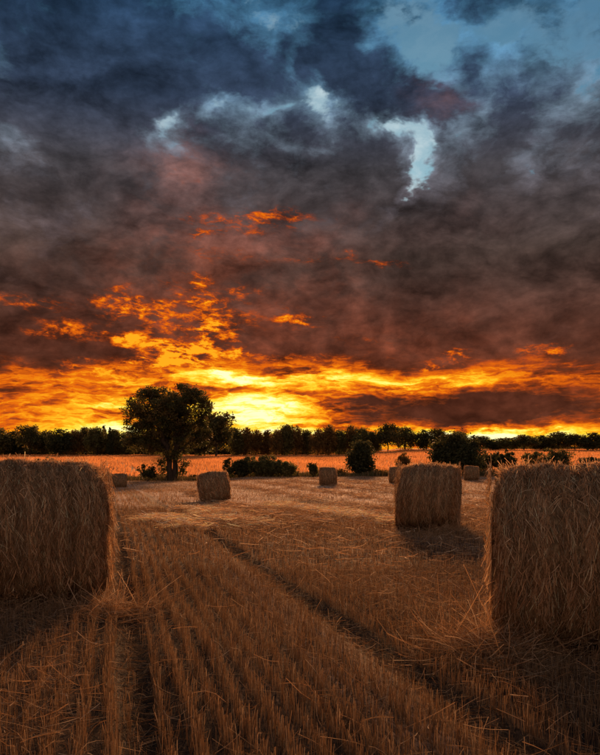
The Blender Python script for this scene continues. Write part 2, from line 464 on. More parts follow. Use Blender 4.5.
def rownoise(p, q):                              # slow change of vigour along and between rows
    return .5 + .25 * np.sin(p * 1.9 + .25 * q) + .25 * np.sin(q * .61 + p * .7 + 1.1)
def stubble_zone(y0, y1, dens, hmin, hmax, wmin, wmax, rowsp, rowsig, gain=.50):
    x, y = scatter(y0, y1, dens)
    p, q = row_p(x, y), row_q(x, y)
    n = len(x)
    # pull stalks onto their drill row; right of the wheel track the rows are trampled
    mess = np.clip(sstep(2.3, 3.2, p) * .75 + sstep(-.1, -.5, p) * .55, 0, 1)
    k = np.round(p / rowsp)
    pr = k * rowsp + rng.normal(0, rowsig, n) + .012 * np.sin(q * 2.1 + k * 1.7)
    pn = np.where(rng.uniform(0, 1, n) < mess, p, pr)
    keep = np.ones(n, bool)
    for t in TRACKS:
        keep &= ~((np.abs(pn - t) < (.09 if t < 1 else .135) + .03 * np.sin(q * 1.3)) & (rng.uniform(0, 1, n) < .93) & (q < 60))
    gap = rownoise(k * 3.3, q * 2.3)
    keep &= rng.uniform(0, 1, n) < .45 + .6 * gap
    x2 = pn * math.cos(TH) - q * math.sin(TH); y2 = pn * math.sin(TH) + q * math.cos(TH)
    for (bx, by, br) in BALES_XY: keep &= (x2 - bx) ** 2 + (y2 - by) ** 2 > br ** 2
    x2, y2, mess = x2[keep], y2[keep], mess[keep]; n = len(x2)
    h = rng.uniform(hmin, hmax, n) * (1 - .15 * mess)
    w = rng.uniform(wmin, wmax, n)
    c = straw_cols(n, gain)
    return x2, y2, h, w, c

# ------------------------------------------------------------------ bales
def bale_mesh_parts(Rb, L, n_side, n_end, n_fly, sw, seed):
    r = np.random.default_rng(seed)
    ph = r.uniform(0, 6.28, 8)
    def rad(a, x):
        e = np.abs(x) / (L / 2)
        return Rb * (1 + .020 * np.sin(2 * a + ph[0] + x) + .022 * np.sin(3 * a + ph[5] - 1.5 * x) + .016 * np.sin(5 * a + ph[1] + 3 * x) + .014 * np.sin(7 * x + ph[2] + 2 * a)
                     + .010 * np.sin(17 * x + ph[3]) + .006 * np.sin(38 * x + ph[4]) - .10 * e ** 5)
    def place(a, x, rr):
        yv = np.cos(a) * rr; zv = np.sin(a) * rr + Rb * .975
        low = np.clip((.55 - zv) / .55, 0, 1)            # sags and spreads where it rests on the ground
        zz = np.where(zv < .10, .10 - (.10 - zv) * .45, zv)
        return np.stack((x * (1 + .06 * low + .025 * np.sin(2 * a + ph[7]) + .02 * np.sin(5 * a + ph[2])) + .05 * np.sin(ph[6]) * (zv - .7), yv * (1 + .10 * low), np.maximum(zz - .04, -.05)), -1)
    na, nx = 72, 22
    A, X = np.meshgrid(np.linspace(0, 2 * np.pi, na, endpoint=False), np.linspace(-L / 2, L / 2, nx))
    RR = rad(A, X) + r.normal(0, .006, A.shape)
    V = place(A, X, RR).reshape(-1, 3)
    i, j = np.meshgrid(np.arange(nx - 1), np.arange(na), indexing='ij')
    jn = (j + 1) % na
    side = mesh_np('bale_side', V, np.stack((i * na + j, i * na + jn, (i + 1) * na + jn, (i + 1) * na + j), -1), 4, smooth=True)
    ends = []
    for s in (-1, 1):
        ks = np.linspace(0.02, 1, 10); aa = np.linspace(0, 2 * np.pi, na, endpoint=False)
        AA, KK = np.meshgrid(aa, ks)
        bul = .05 * (1 - KK ** 4) + r.normal(0, .007, AA.shape) * (KK < .99)
        xx = s * (L / 2 + bul * (KK < .99))
        Ve = place(AA, xx, rad(AA, s * L / 2 + 0 * AA) * KK * np.where(KK > .99, 1.0, 1.0)).reshape(-1, 3)
        i, j = np.meshgrid(np.arange(9), np.arange(na), indexing='ij'); jn = (j + 1) % na
        q = np.stack((i * na + j, i * na + jn, (i + 1) * na + jn, (i + 1) * na + j), -1)
        ends.append(mesh_np('bale_end', Ve, q if s < 0 else q[..., ::-1], 4, smooth=True))
    # wound straw on the round side
    def side_strands(n, lift0, lift1, curl, slope, wl):
        a0 = r.uniform(0, 2 * np.pi, n); x0 = r.uniform(-L / 2, L / 2, n)
        ln = r.uniform(.05, .26, n) * np.where(r.uniform(0, 1, n) < .5, 1, -1)
        sl = r.normal(0, slope, n)
        t = np.linspace(0, 1, 4)[None, :]
        a = a0[:, None] + ln[:, None] * t / Rb
        x = np.clip(x0[:, None] + (sl * np.abs(ln))[:, None] * t, -L / 2 - .03, L / 2 + .03)
        lift = r.uniform(lift0, lift1, n)[:, None] + np.abs(r.normal(0, curl, n))[:, None] * t ** 2
        P = place(a, x, rad(a, x) + lift)
        w = r.uniform(.6, 1.3, n) * wl
        dirv = unit(np.stack((np.ones(n), r.normal(0, .5, n), r.normal(0, .5, n)), 1)) * (w / 2)[:, None]
        return P, np.repeat(dirv[:, None, :], 4, 1), straw_cols(n, 1.35, r) * (.42 + .60 * (.5 + .5 * np.sin(x0 * 38 + ph[4] + 1.5 * np.sin(x0 * 13))) ** .8 * r.uniform(.5, 1.2, n) ** .5)[:, None]
    def tufts(k):                                        # small torn clumps that stand off the net
        a0 = np.repeat(r.uniform(0, 2 * np.pi, k), 14) + r.normal(0, .03, k * 14)
        x0 = np.repeat(r.uniform(-L / 2, L / 2, k), 14) + r.normal(0, .025, k * 14)
        n = k * 14
        t = np.linspace(0, 1, 4)[None, :]
        down = np.where(np.cos(a0) > 0, -1, 1)
        a = a0[:, None] + (r.uniform(.04, .16, n) * down)[:, None] * t / Rb
        x = x0[:, None] + r.normal(0, .05, n)[:, None] * t
        P = place(a, x, rad(a, x) + (r.uniform(.01, .05, n))[:, None] * np.sin(t * 2.6))
        sv = unit(r.normal(0, 1, (n, 3)) + np.array((1, 0, 0))) * (r.uniform(.6, 1.3, n) * sw * .5)[:, None]
        return P, np.repeat(sv[:, None, :], 4, 1), straw_cols(n, 1.2, r)
    def end_strands(n):
        P, S = [], []
        s = np.where(r.uniform(0, 1, n) < .5, -1, 1)
        rr0 = Rb * np.sqrt(r.uniform(.01, .97, n)); a0 = r.uniform(0, 2 * np.pi, n)
        c = np.stack((s * (L / 2 + .045), np.cos(a0) * rr0, np.sin(a0) * rr0 + Rb * .975), 1)
        da = a0 + np.pi / 2 + r.normal(0, .7, n)
        d = np.stack((s * np.abs(r.normal(0, .16, n)), np.cos(da), np.sin(da)), 1) * r.uniform(.05, .22, n)[:, None]
        t = np.linspace(0, 1, 4)[None, :, None]
        bend = np.stack((s * 0, -np.cos(a0), -np.sin(a0)), 1) * .03
        P = c[:, None, :] + d[:, None, :] * t + bend[:, None, :] * t ** 2
        P[..., 2] = np.maximum(P[..., 2], .0)
        w = r.uniform(.6, 1.3, n) * sw
        sv = unit(np.cross(d, r.normal(0, 1, (n, 3)))) * (w / 2)[:, None]
        return P, np.repeat(sv[:, None, :], 4, 1), straw_cols(n, 1.0, r)
    def fly(n):                                          # loose ends standing off the rims and the top
        rim = r.uniform(0, 1, n) < .45
        s = np.where(r.uniform(0, 1, n) < .5, -1, 1)
        x0 = np.where(rim, s * (L / 2 - np.abs(r.normal(0, .05, n))), r.uniform(-L / 2, L / 2, n))
        a0 = np.where(rim, r.uniform(-.5, np.pi + .5, n), np.clip(r.normal(np.pi / 2, .38, n), 0, np.pi))
        c = place(a0, x0, rad(a0, x0) - .005)
        ra = np.stack((np.where(rim, s * r.uniform(0, 1.2, n), r.normal(0, .5, n)), np.cos(a0), np.sin(a0)), 1)
        tang = np.stack((np.zeros(n), -np.sin(a0), np.cos(a0)), 1) * r.normal(0, 1.2, n)[:, None]
        d = unit(ra * r.uniform(.1, .75, n)[:, None] + tang * 1.3) * np.where(rim, r.uniform(.04, .13, n), r.uniform(.03, .13, n))[:, None]
        t = np.linspace(0, 1, 4)[None, :, None]
        P = c[:, None, :] + d[:, None, :] * t + np.array((0, 0, -.05))[None, None, :] * t ** 2 * r.uniform(0, 1.5, n)[:, None, None]
        P[..., 2] = np.maximum(P[..., 2], .0)
        w = r.uniform(.6, 1.2, n) * sw * .9
        sv = unit(np.cross(d, r.normal(0, 1, (n, 3)))) * (w / 2)[:, None]
        return P, np.repeat(sv[:, None, :], 4, 1), straw_cols(n, 1.35, r)
    def join(name, *sets):
        return ribbons(name, np.concatenate([s[0] for s in sets]), np.concatenate([s[1] for s in sets]), np.concatenate([s[2] for s in sets]))
    wound = join('bale_wound', tufts(n_side // 90), side_strands(n_side, -.004, .009, .008, .30, sw))
    cut = join('bale_cut', end_strands(n_end))
    loose = join('bale_loose', fly(n_fly))
    return side, ends, wound, cut, loose

def make_bale(parts, loc, rz, tilt=0.0):
    side, ends, wound, cut, loose = parts
    root = empty('straw_bale', loc, rz)
    root.rotation_euler = (0, tilt, rz)
    obj('round_side', side, M_bale, root)
    for e in ends: obj('end_face', e, M_bale_end, root)
    tag(obj('wound_straw', wound, M_straw, root), kind='stuff')
    tag(obj('cut_straw', cut, M_straw, root), kind='stuff')
    tag(obj('loose_straw', loose, M_fuzz, root), kind='stuff')
    return root

near_a = bale_mesh_parts(.755, 1.22, 18000, 5000, 7500, .0045, 1)
near_c = bale_mesh_parts(.755, 1.22, 19000, 5000, 7500, .0045, 8)
near_b = bale_mesh_parts(.755, 1.22, 14000, 3500, 8500, .0055, 2)
far_a = bale_mesh_parts(.725, 1.22, 2400, 1000, 2400, .013, 3)
far_b = bale_mesh_parts(.725, 1.18, 2400, 1000, 2400, .013, 4)
far_c = bale_mesh_parts(.725, 1.30, 2400, 1000, 2400, .013, 5)

# (mesh, centre px, contact px y, yaw off the line of sight, tilt, size, label)
bale_table = [
    (near_a, 40, 599, 5, 0.02, 1.0, 'tall straw bale close by at the left edge, facing with its dark side'),
    (near_b, 428.5, 530, -6, 0.01, 1.0, 'large straw bale standing alone in the right middle of the stubble'),
    (near_c, 571, 643, 6, 0.0, 1.0, 'nearest straw bale at the right edge with loose stalks sticking out'),
    (far_a, 216, 502, 9, -.15, 1.0, 'tilted straw bale in front of the long hedge, right of the oak'),
    (far_b, 328, 485.5, 4, 0.0, .98, 'small straw bale in the centre beside the round dark shrub'),
    (far_c, 119.5, 487.5, 4, 0.0, .86, 'small dark straw bale left of the oak, half behind the left bale'),
    (far_b, 397.5, 483.5, -12, 0.0, .97, 'distant straw bale half hidden behind the large right middle bale'),
    (far_a, 471, 480.5, 8, 0.03, .98, 'distant straw bale at the right in front of the dark thicket'),
]
bale_roots = []
for (mesh, px, py, yaw, tilt, sc, label) in bale_table:
    g = ground_at(px, py)
    az = math.atan2(g[0], g[1])
    c = g + np.array((math.sin(az), math.cos(az), 0)) * (.30 * sc)
    c[2] = float(gz(c[0], c[1])) - .02
    root = make_bale(mesh, c, -az + R_(yaw), tilt)
    root.scale = (sc, sc, sc)
    tag(root, label, 'straw bale', 'straw bales lying on the stubble')
    bale_roots.append(root)
    BALES_XY.append((c[0], c[1], .62 * sc))

# ------------------------------------------------------------------ stubble and litter
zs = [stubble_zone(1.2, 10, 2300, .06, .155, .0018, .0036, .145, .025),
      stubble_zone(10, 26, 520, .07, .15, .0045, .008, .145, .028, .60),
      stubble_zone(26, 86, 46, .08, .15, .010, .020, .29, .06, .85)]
X, Y, H, W, CO = [np.concatenate([z[i] for z in zs]) for i in range(5)]
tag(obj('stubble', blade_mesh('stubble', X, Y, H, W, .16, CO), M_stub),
    'short brown cut stalks standing in rows over the field', 'stubble', kind='stuff')

def litter(x, y, lmin, lmax, w, zmax, gain, flat=.18):
    n = len(x)
    az = rng.uniform(0, 2 * np.pi, n); ln = rng.uniform(lmin, lmax, n)
    tilt = rng.normal(0, flat, n)
    d = np.stack((np.cos(az), np.sin(az), tilt), 1) * ln[:, None]
    c = np.stack((x, y, gz(x, y) + .008 + rng.uniform(0, 1, n) ** 1.6 * zmax), 1)
    bend = rng.normal(0, .12, (n, 3)) * ln[:, None]
    t = np.linspace(-.5, .5, 4)[None, :, None]
    P = c[:, None, :] + d[:, None, :] * t + bend[:, None, :] * (t ** 2 * 2 - .25)
    P[..., 2] = np.maximum(P[..., 2], gz(P[..., 0], P[..., 1]) + .004)
    ww = rng.uniform(.6, 1.3, n) * w
    sv = unit(np.cross(d, rng.normal(0, 1, (n, 3)) + np.array((0, 0, 1.2)))) * (ww / 2)[:, None]
    return P, np.repeat(sv[:, None, :], 4, 1), straw_cols(n, gain)
def clear_bales(x, y):
    k = np.ones(len(x), bool)
    for (bx, by, br) in BALES_XY: k &= (x - bx) ** 2 + (y - by) ** 2 > br ** 2
    return x[k], y[k]
sets = []
for t in TRACKS:                                 # crushed straw lying in the wheel tracks
    n = 2600
    q = rng.uniform(1, 16, n); p = t + rng.normal(0, .09, n)
    sets.append(litter(*clear_bales(p * math.cos(TH) - q * math.sin(TH), p * math.sin(TH) + q * math.cos(TH)), .05, .22, .0034, .03, .36, .1))
x, y = scatter(1.2, 10, 420); p = row_p(x, y)
k = rng.uniform(0, 1, len(x)) < .20 + .70 * np.clip(sstep(2.1, 2.8, p) + sstep(.05, -.3, p), 0, 1)
sets.append(litter(*clear_bales(x[k], y[k]), .06, .30, .0032, .11, .78, .35))
x, y = scatter(10, 30, 50); p, q = row_p(x, y), row_q(x, y)
k = rng.uniform(0, 1, len(x)) < .25 + .75 * sstep(2.1, 2.8, p)
sets.append(litter(*clear_bales(x[k], y[k]), .15, .45, .009, .13, 1.05, .2))
# pale swaths of straw the baler left behind
def swath(p0, q0, q1, sig, n, w, gain=1.3):
    q = rng.uniform(q0, q1, n); p = p0 + rng.normal(0, sig, n) + .25 * np.sin(q * .9) + .12 * np.sin(q * 2.7)
    k = rng.uniform(0, 1, n) < .55 + .45 * np.sin(q * 1.7 + p0)
    p, q = p[k], q[k]
    x = p * math.cos(TH) - q * math.sin(TH); y = p * math.sin(TH) + q * math.cos(TH)
    return litter(*clear_bales(x, y), .15, .5, w, .16, gain, .15)
sets += [swath(6.7, 15, 30, .35, 16000, .010, 2.2), swath(2.9, 15.5, 26, .38, 11000, .010, 1.9), swath(1.5, 15.5, 20, .3, 6000, .009, 2.1),
         swath(4.6, 16, 46, .22, 4000, .014, 1.15), swath(9.4, 14, 55, .4, 6000, .014, 1.15), swath(12.6, 18, 60, .4, 6000, .016, 1.2),
         swath(16, 24, 66, .5, 6000, .02, 1.15), swath(-1.2, 18, 60, .35, 4000, .016, 1.05), swath(20, 30, 70, .6, 6000, .022, 1.15)]
tag(obj('loose_straw', ribbons('litter', *[np.concatenate([s[i] for s in sets]) for i in range(3)]), M_straw),
    'pale loose straw scattered over the stubble', 'straw', kind='stuff')

# ------------------------------------------------------------------ ragged straw heaps at the foot of the near bales
def straw_heap(px, py, label, n, spread, hgt, seed):
    r = np.random.default_rng(seed)
    g = ground_at(px, py)
    root = empty('straw_heap', g)
    tag(root, label, 'straw heap', 'straw heaps by the near bales')
    def heap(n, lmin, lmax, up, w, gain):
        x = r.normal(0, spread, n); y = r.normal(0, spread, n)
        hh = hgt * np.exp(-(x ** 2 + y ** 2) / (2 * spread ** 2))
        c = np.stack((x, y, gz(x + g[0], y + g[1]) - g[2] + r.uniform(0, 1, n) * hh), 1)
        d = unit(np.stack((r.normal(0, 1, n), r.normal(0, 1, n), np.abs(r.normal(0, up, n))), 1)) * r.uniform(lmin, lmax, n)[:, None]
        t = np.linspace(0, 1, 4)[None, :, None]
        P = c[:, None, :] + d[:, None, :] * t + r.normal(0, .10, (n, 1, 3)) * t ** 2
        P[..., 2] = np.maximum(P[..., 2], gz(P[..., 0] + g[0], P[..., 1] + g[1]) - g[2] + .003)
        sv = unit(np.cross(d, r.normal(0, 1, (n, 3)))) * (r.uniform(.6, 1.3, n) * w / 2)[:, None]
        return P, np.repeat(sv[:, None, :], 4, 1), straw_cols(n, gain, r)
    tag(obj('straw_mat', ribbons('heap', *heap(n, .10, .34, .28, .0036, .8)), M_straw, root), kind='stuff')
    tag(obj('upright_stalks', ribbons('stalks', *heap(n // 16, .2, .42, 1.6, .0036, 1.1)), M_straw, root), kind='stuff')
straw_heap(487, 655, 'ragged heap of straw against the left foot of the nearest right bale', 1500, .24, .22, 11)
straw_heap(112, 612, 'low tuft of straw at the right foot of the left edge bale', 900, .24, .10, 12)
straw_heap(448, 534, 'pale tuft of straw at the foot of the large right middle bale', 700, .22, .14, 13)

# ------------------------------------------------------------------ crop and grass beyond the stubble
n = 190000
x = rng.uniform(-170, 190, n); y = CROP0 + 1 + (CROP1 - CROP0 - 4) * rng.uniform(0, 1, n) ** 1.15
tram = np.abs(((x + .30 * y) % 15.0) - 7.5)
k = (np.abs(x) < .54 * y + 6) & ((tram > .45) | (rng.uniform(0, 1, n) < .15))
x, y = x[k], y[k]; n = len(x)
c = np.array((.66, .30, .11)) * rng.uniform(.88, 1.12, (n, 1)) * (1 + .08 * np.sin(x * .9 + y * .27) + .10 * np.sin(x * .11 + 1) * np.sin(y * .06) + .08 * np.sin(x * .31 + y * .09))[:, None]
tag(obj('standing_crop', blade_mesh('crop', x, y, rng.uniform(.50, .66, n), rng.uniform(.07, .15, n) * (.5 + y / 260), .12, c), M_wheat),
    'orange ripe crop covering the far rising field', 'crop', kind='stuff')

n = 36000
x = rng.uniform(-62, 70, n); y = rng.normal(84.5, 1.6, n) + 1.0 * np.sin(x * .13)
hh = rng.uniform(.25, .8, n) * (.6 + .4 * np.sin(x * .5) ** 2) * (1 - sstep(3.0, 5.0, np.abs(y - 84.5)) * .6)
gc = np.array([(.10, .085, .03), (.15, .10, .04), (.07, .075, .025), (.22, .15, .07)])[rng.integers(0, 4, n)] * rng.uniform(.7, 1.2, (n, 1))
tag(obj('rough_grass', blade_mesh('rough_grass', x, y, hh, rng.uniform(.03, .07, n), .3, gc), M_grass),
    'dark strip of rough grass between stubble and orange crop', 'grass', kind='stuff')

# ------------------------------------------------------------------ trees and bushes
LEAF = {'oak': [(.100, .098, .034), (.120, .112, .036), (.150, .108, .036), (.070, .076, .028)],
        'green': [(.140, .132, .044), (.165, .140, .046), (.110, .108, .036)],
        'rust': [(.235, .145, .044), (.190, .124, .040), (.26, .15, .044)],
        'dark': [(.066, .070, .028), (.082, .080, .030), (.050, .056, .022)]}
def leaf_cloud(name, lobes, nclump, nleaf, size, kind, seed, hollow=.55, clump_r=.16):
    """lobes: (x, y, z, rx, ry, rz); leaves gathered in clumps through the outer part of each lobe"""
    r = np.random.default_rng(seed)
    lob = np.array(lobes, float)
    vol = (lob[:, 3] * lob[:, 4] * lob[:, 5]) ** (2 / 3.0); pick = r.choice(len(lob), nclump, p=vol / vol.sum())
    d = unit(r.normal(0, 1, (nclump, 3)))
    rad = (hollow ** 3 + (1 - hollow ** 3) * r.uniform(0, 1, nclump)) ** (1 / 3) * r.uniform(.86, 1.06, nclump)
    cc = lob[pick, :3] + d * rad[:, None] * lob[pick, 3:]
    cs = np.cbrt(lob[pick, 3] * lob[pick, 4] * lob[pick, 5]) * clump_r * r.uniform(.6, 1.5, nclump) + size * .6
    m = nclump * nleaf
    ci = np.repeat(np.arange(nclump), nleaf)
    P = cc[ci] + np.clip(r.normal(0, 1, (m, 3)), -1.5, 1.5) * cs[ci][:, None] * np.array((1, 1, .75))
    P[:, 2] = np.maximum(P[:, 2], .05)
    a = unit(r.normal(0, 1, (m, 3))); b2 = unit(np.cross(a, r.normal(0, 1, (m, 3))))
    s = size * r.uniform(.55, 1.3, m)
    pal = np.array(LEAF[kind]); tone = pal[r.integers(0, len(pal), nclump)] * r.uniform(.7, 1.3, (nclump, 1))
    col = tone[ci] * r.uniform(.7, 1.3, (m, 1))
    A, B = a * s[:, None], b2 * (s * .55)[:, None]
    V = np.stack((P - A, P + B * .9 - A * .1, P + A, P - B * .9 - A * .1), 1).reshape(-1, 3)
    return mesh_np(name, V, np.arange(4 * m), 4, np.repeat(col, 4, 0)), cc
def tube(path, radii, sides=8):
    path = np.array(path, float); k = len(path)
    T = unit(np.gradient(path, axis=0)); up = np.array((1.0, .2, 0))
    U = unit(np.cross(T, up)); Wv = np.cross(T, U)
    a = np.linspace(0, 2 * np.pi, sides, endpoint=False)
    V = path[:, None, :] + (np.cos(a)[None, :, None] * U[:, None, :] + np.sin(a)[None, :, None] * Wv[:, None, :]) * np.array(radii)[:, None, None]
    i, j = np.meshgrid(np.arange(k - 1), np.arange(sides), indexing='ij'); jn = (j + 1) % sides
    return V.reshape(-1, 3), np.stack((i * sides + j, i * sides + jn, (i + 1) * sides + jn, (i + 1) * sides + j), -1).reshape(-1, 4)
def limb_path(a, b2, r, k=7, sag=.12, wob=.05):
    a, b2 = np.array(a, float), np.array(b2, float)
    t = np.linspace(0, 1, k)[:, None]
    ln = np.linalg.norm(b2 - a)
    P = a + (b2 - a) * t + np.array((0, 0, 1.0)) * sag * ln * (4 * t * (1 - t)) * .5
    P[1:-1] += r.normal(0, wob * ln * .5, (k - 2, 3))
    return P
def tubes_mesh(name, lst):
    Vs, Fs, o = [], [], 0
    for path, radii, s in lst:
        V, f = tube(path, radii, s); Vs.append(V); Fs.append(f + o); o += len(V)
    return mesh_np(name, np.concatenate(Vs), np.concatenate(Fs), 4, smooth=True)

# --- the oak
OD = 82.0
op = at_depth(172, OD); pxm = OD / F
def ol(px, py, rx, ry, dy=0.0, ryd=None):               # lobe given in photo pixels -> metres round the oak's foot
    return ((px - 172) * pxm, dy, (HY - py) * pxm + EYE - op[2], rx * pxm, (ryd or rx) * pxm, ry * pxm)
oak = empty('oak_tree', op)
tag(oak, 'big broad oak with a wide dark crown standing at the field edge', 'tree')
lobes = [ol(148, 405, 19, 17), ol(190, 404, 18, 17), ol(161, 397, 12, 12, .8), ol(183, 395, 10, 10, -.6), ol(196, 396, 9, 8, .4), ol(153, 394, 9, 7, -.4),
         ol(135, 416, 12, 14, .5), ol(204, 412, 9, 13), ol(170, 416, 18, 14, 1.6), ol(146, 432, 20, 11, .4), ol(132, 444, 10, 9, .6), ol(196, 430, 13, 9, .5),
         ol(190, 441, 15, 8, -.4), ol(152, 444, 16, 8, .3), ol(172, 428, 15, 12, 1.2), ol(171, 440, 13, 8, 1.6), ol(203, 436, 8, 8, .3), ol(160, 426, 16, 12, -.8), ol(184, 422, 14, 12, -.4), ol(178, 408, 12, 12, -1.6), ol(162, 412, 12, 12, -1.8)]
me, cc = leaf_cloud('oak_crown', lobes, 760, 60, .13, 'oak', 21, .5, .15)
obj('crown', me, M_leaf, oak)
me, cc2 = leaf_cloud('oak_low', [ol(160, 462, 5, 4), ol(184, 462, 7, 4), ol(163, 470, 4, 4), ol(181, 471, 4, 4), ol(172, 455, 11, 4)], 60, 22, .16, 'oak', 22, .3, .3)
obj('low_shoots', me, M_leaf, oak)
r = np.random.default_rng(5)
def opx(px, py, dy=0.0): return np.array(((px - 172) * pxm, dy, (HY - py) * pxm + EYE - op[2]))
tr = [(limb_path((-.20, 0, -.3), opx(168, 446), r, 8, 0, .02), np.linspace(.40, .25, 8), 10),
      (limb_path((.24, .1, -.3), opx(176, 446, .2), r, 8, 0, .02), np.linspace(.38, .24, 8), 10)]
obj('trunk', tubes_mesh('oak_trunk', tr), M_bark, oak)
for (a, b2, r0) in [((168, 447), (146, 404), .30), ((168, 447), (160, 393), .28), ((177, 447), (186, 392), .28), ((177, 447), (204, 412), .24),
                    ((168, 450), (134, 430), .20), ((176, 446), (172, 390), .24), ((178, 452), (204, 434), .16), ((168, 455), (142, 444), .14)]:
    A, B = opx(*a, 0.0), opx(*b2, r.normal(0, 1.4))
    lst = [(limb_path(A, B, r, 8, .10, .06), np.linspace(r0, .05, 8), 7)]
    for q in range(5):
        f = r.uniform(.35, .9); S0 = lst[0][0][int(f * 7)]
        lst.append((limb_path(S0, S0 + (B - A) * .18 + r.normal(0, .8, 3) * np.array((1, 1, .5)), r, 5, .05, .08), np.linspace(r0 * .38, .025, 5), 5))
    obj('limb', tubes_mesh('oak_limb', lst), M_bark, oak)

# --- far trees: a few kinds, copied with their own size and turn
def far_tree_parts(seed, kind, shape):
    r = np.random.default_rng(seed)
    if shape == 'round':
        lob = [(0, 0, .52, .42, .42, .44), (r.normal(0, .1), r.normal(0, .1), .78, .26, .26, .22), (-.2, .1, .45, .26, .26, .26), (.22, -.1, .48, .25, .25, .27)]
    elif shape == 'egg':
        lob = [(0, 0, .50, .36, .36, .48), (.08, .05, .74, .22, .22, .25), (-.1, 0, .35, .26, .26, .26)]
    elif shape == 'spire':
        lob = [(0, 0, .2 + .11 * i, .20 * (1 - i / 7.2), .20 * (1 - i / 7.2), .10) for i in range(7)]
    else:
        lob = [(-.25, 0, .62, .28, .3, .30), (.22, .1, .66, .30, .3, .30), (0, 0, .80, .26, .26, .19), (.1, -.2, .48, .36, .3, .24), (-.3, .1, .42, .24, .24, .22)]
    crown, cc = leaf_cloud('far_crown', lob, 230, 18, .040, kind, seed, .30, .15)
    lst = [(limb_path((0, 0, -.06), (.01, 0, .55), r, 6, 0, .02), np.linspace(.030, .014, 6), 7)]
    for q in range(5):
        a = r.uniform(0, 6.28)
        lst.append((limb_path((.005, 0, .22 + .05 * q), (math.cos(a) * .25, math.sin(a) * .25, .55 + .05 * q), r, 4, .1, .05), np.linspace(.012, .004, 4), 5))
    return crown, tubes_mesh('far_trunk', lst)
KINDS = [far_tree_parts(31, 'green', 'round'), far_tree_parts(32, 'rust', 'round'), far_tree_parts(33, 'green', 'egg'), far_tree_parts(34, 'rust', 'egg'),
         far_tree_parts(35, 'oak', 'broad'), far_tree_parts(36, 'dark', 'spire'), far_tree_parts(37, 'dark', 'round')]
ORD = ['first', 'second', 'third', 'fourth', 'fifth', 'sixth', 'seventh', 'eighth', 'ninth', 'tenth', 'eleventh', 'twelfth', 'thirteenth',
       'fourteenth', 'fifteenth', 'sixteenth', 'seventeenth', 'eighteenth', 'nineteenth', 'twentieth']
LOOK = ['round dark green', 'round russet', 'slender green', 'slender russet', 'broad dark', 'pointed dark conifer', 'round blackish']
def far_tree(px, top, wpx, base, kind, d, label, group):
    top = top - 3.5 + rng.normal(0, .9) - (1.5 if px > 375 else 0)
    g = at_depth(px, d)
    h = (base - top) / F * d
    z0 = EYE + (HY - base) / F * d
    root = empty('far_tree', (g[0], g[1], g[2] - .05), rng.uniform(0, 6.28))
    hh = h + (z0 - g[2])                                 # height from the real ground up to the seen top
    wm = wpx / F * d * 1.28
    crown, trunk = KINDS[kind]
    wk = {0: .84, 1: .84, 2: .66, 3: .66, 4: 1.02, 5: .42, 6: .84}[kind]
    root.scale = (wm / wk, wm / wk, hh)
    obj('trunk', trunk, M_bark, root); obj('crown', crown, M_leaf, root)
    tag(root, label, 'tree', group)
left = [(-22, 432, 22, 4), (-4, 430, 22, 0), (14, 434, 20, 6), (30, 429, 22, 4), (46, 433, 18, 0), (60, 431, 20, 6), (74, 433, 18, 1), (86, 431, 16, 4), (97, 430, 18, 0),
        (104, 428, 7, 5), (110, 429, 6, 5), (116, 433, 12, 2), (127, 434, 16, 6)]
for i, (px, top, w, k) in enumerate(left):
    far_tree(px, top, w, 458, k, 246 + (i * 7 % 5) * 2.5, f'{LOOK[k]} tree, {ORD[len(left) - 1 - i]} to the left of the oak in the far row', 'far trees left of the oak')
far_tree(216, 414, 34, 458, 4, 225, 'tallest far tree, broad and dark, just right behind the oak', 'far trees behind the oak')
far_tree(200, 424, 26, 458, 6, 232, 'round blackish far tree half hidden behind the right side of the oak', 'far trees behind the oak')
far_tree(152, 434, 24, 458, 0, 250, 'far tree hidden mostly behind the left side of the oak', 'far trees behind the oak')
far_tree(178, 432, 24, 458, 6, 252, 'far tree seen behind the trunk of the oak', 'far trees behind the oak')
mid = [(236, 431, 11, 2), (246, 433, 11, 3), (256, 434, 12, 1), (267, 432, 11, 3), (276, 434, 11, 1), (285, 427, 12, 2), (296, 430, 13, 1), (307, 432, 12, 0),
       (318, 431, 13, 1), (329, 431, 12, 3), (339, 432, 13, 0), (350, 428, 15, 1), (362, 430, 14, 0), (373, 434, 11, 2)]
for i, (px, top, w, k) in enumerate(mid):
    far_tree(px, top, w, 457, k, 244 + (i * 5 % 4) * 2.0, f'{LOOK[k]} tree, {ORD[i]} in the even far row right of the tallest far tree', 'even row of far trees')
rightt = [(388, 427, 19, 4, 453), (405, 431, 17, 0, 452), (424, 434, 14, 6, 451), (438, 433, 15, 4, 451), (459, 436, 16, 0, 451), (480, 442, 16, 4, 452), (493, 444, 16, 6, 453), (506, 443, 18, 0, 453),
          (524, 439, 20, 4, 453), (541, 441, 18, 6, 453), (558, 436, 20, 0, 453), (575, 439, 18, 4, 453), (593, 437, 20, 6, 453), (612, 438, 22, 0, 453)]
for i, (px, top, w, k, base) in enumerate(rightt):
    far_tree(px, top, w, base, k, 240 + (i * 3 % 4) * 3.0, f'{LOOK[k]} tree, {ORD[i]} on the rise to the right of the even far row', 'far trees on the right rise')
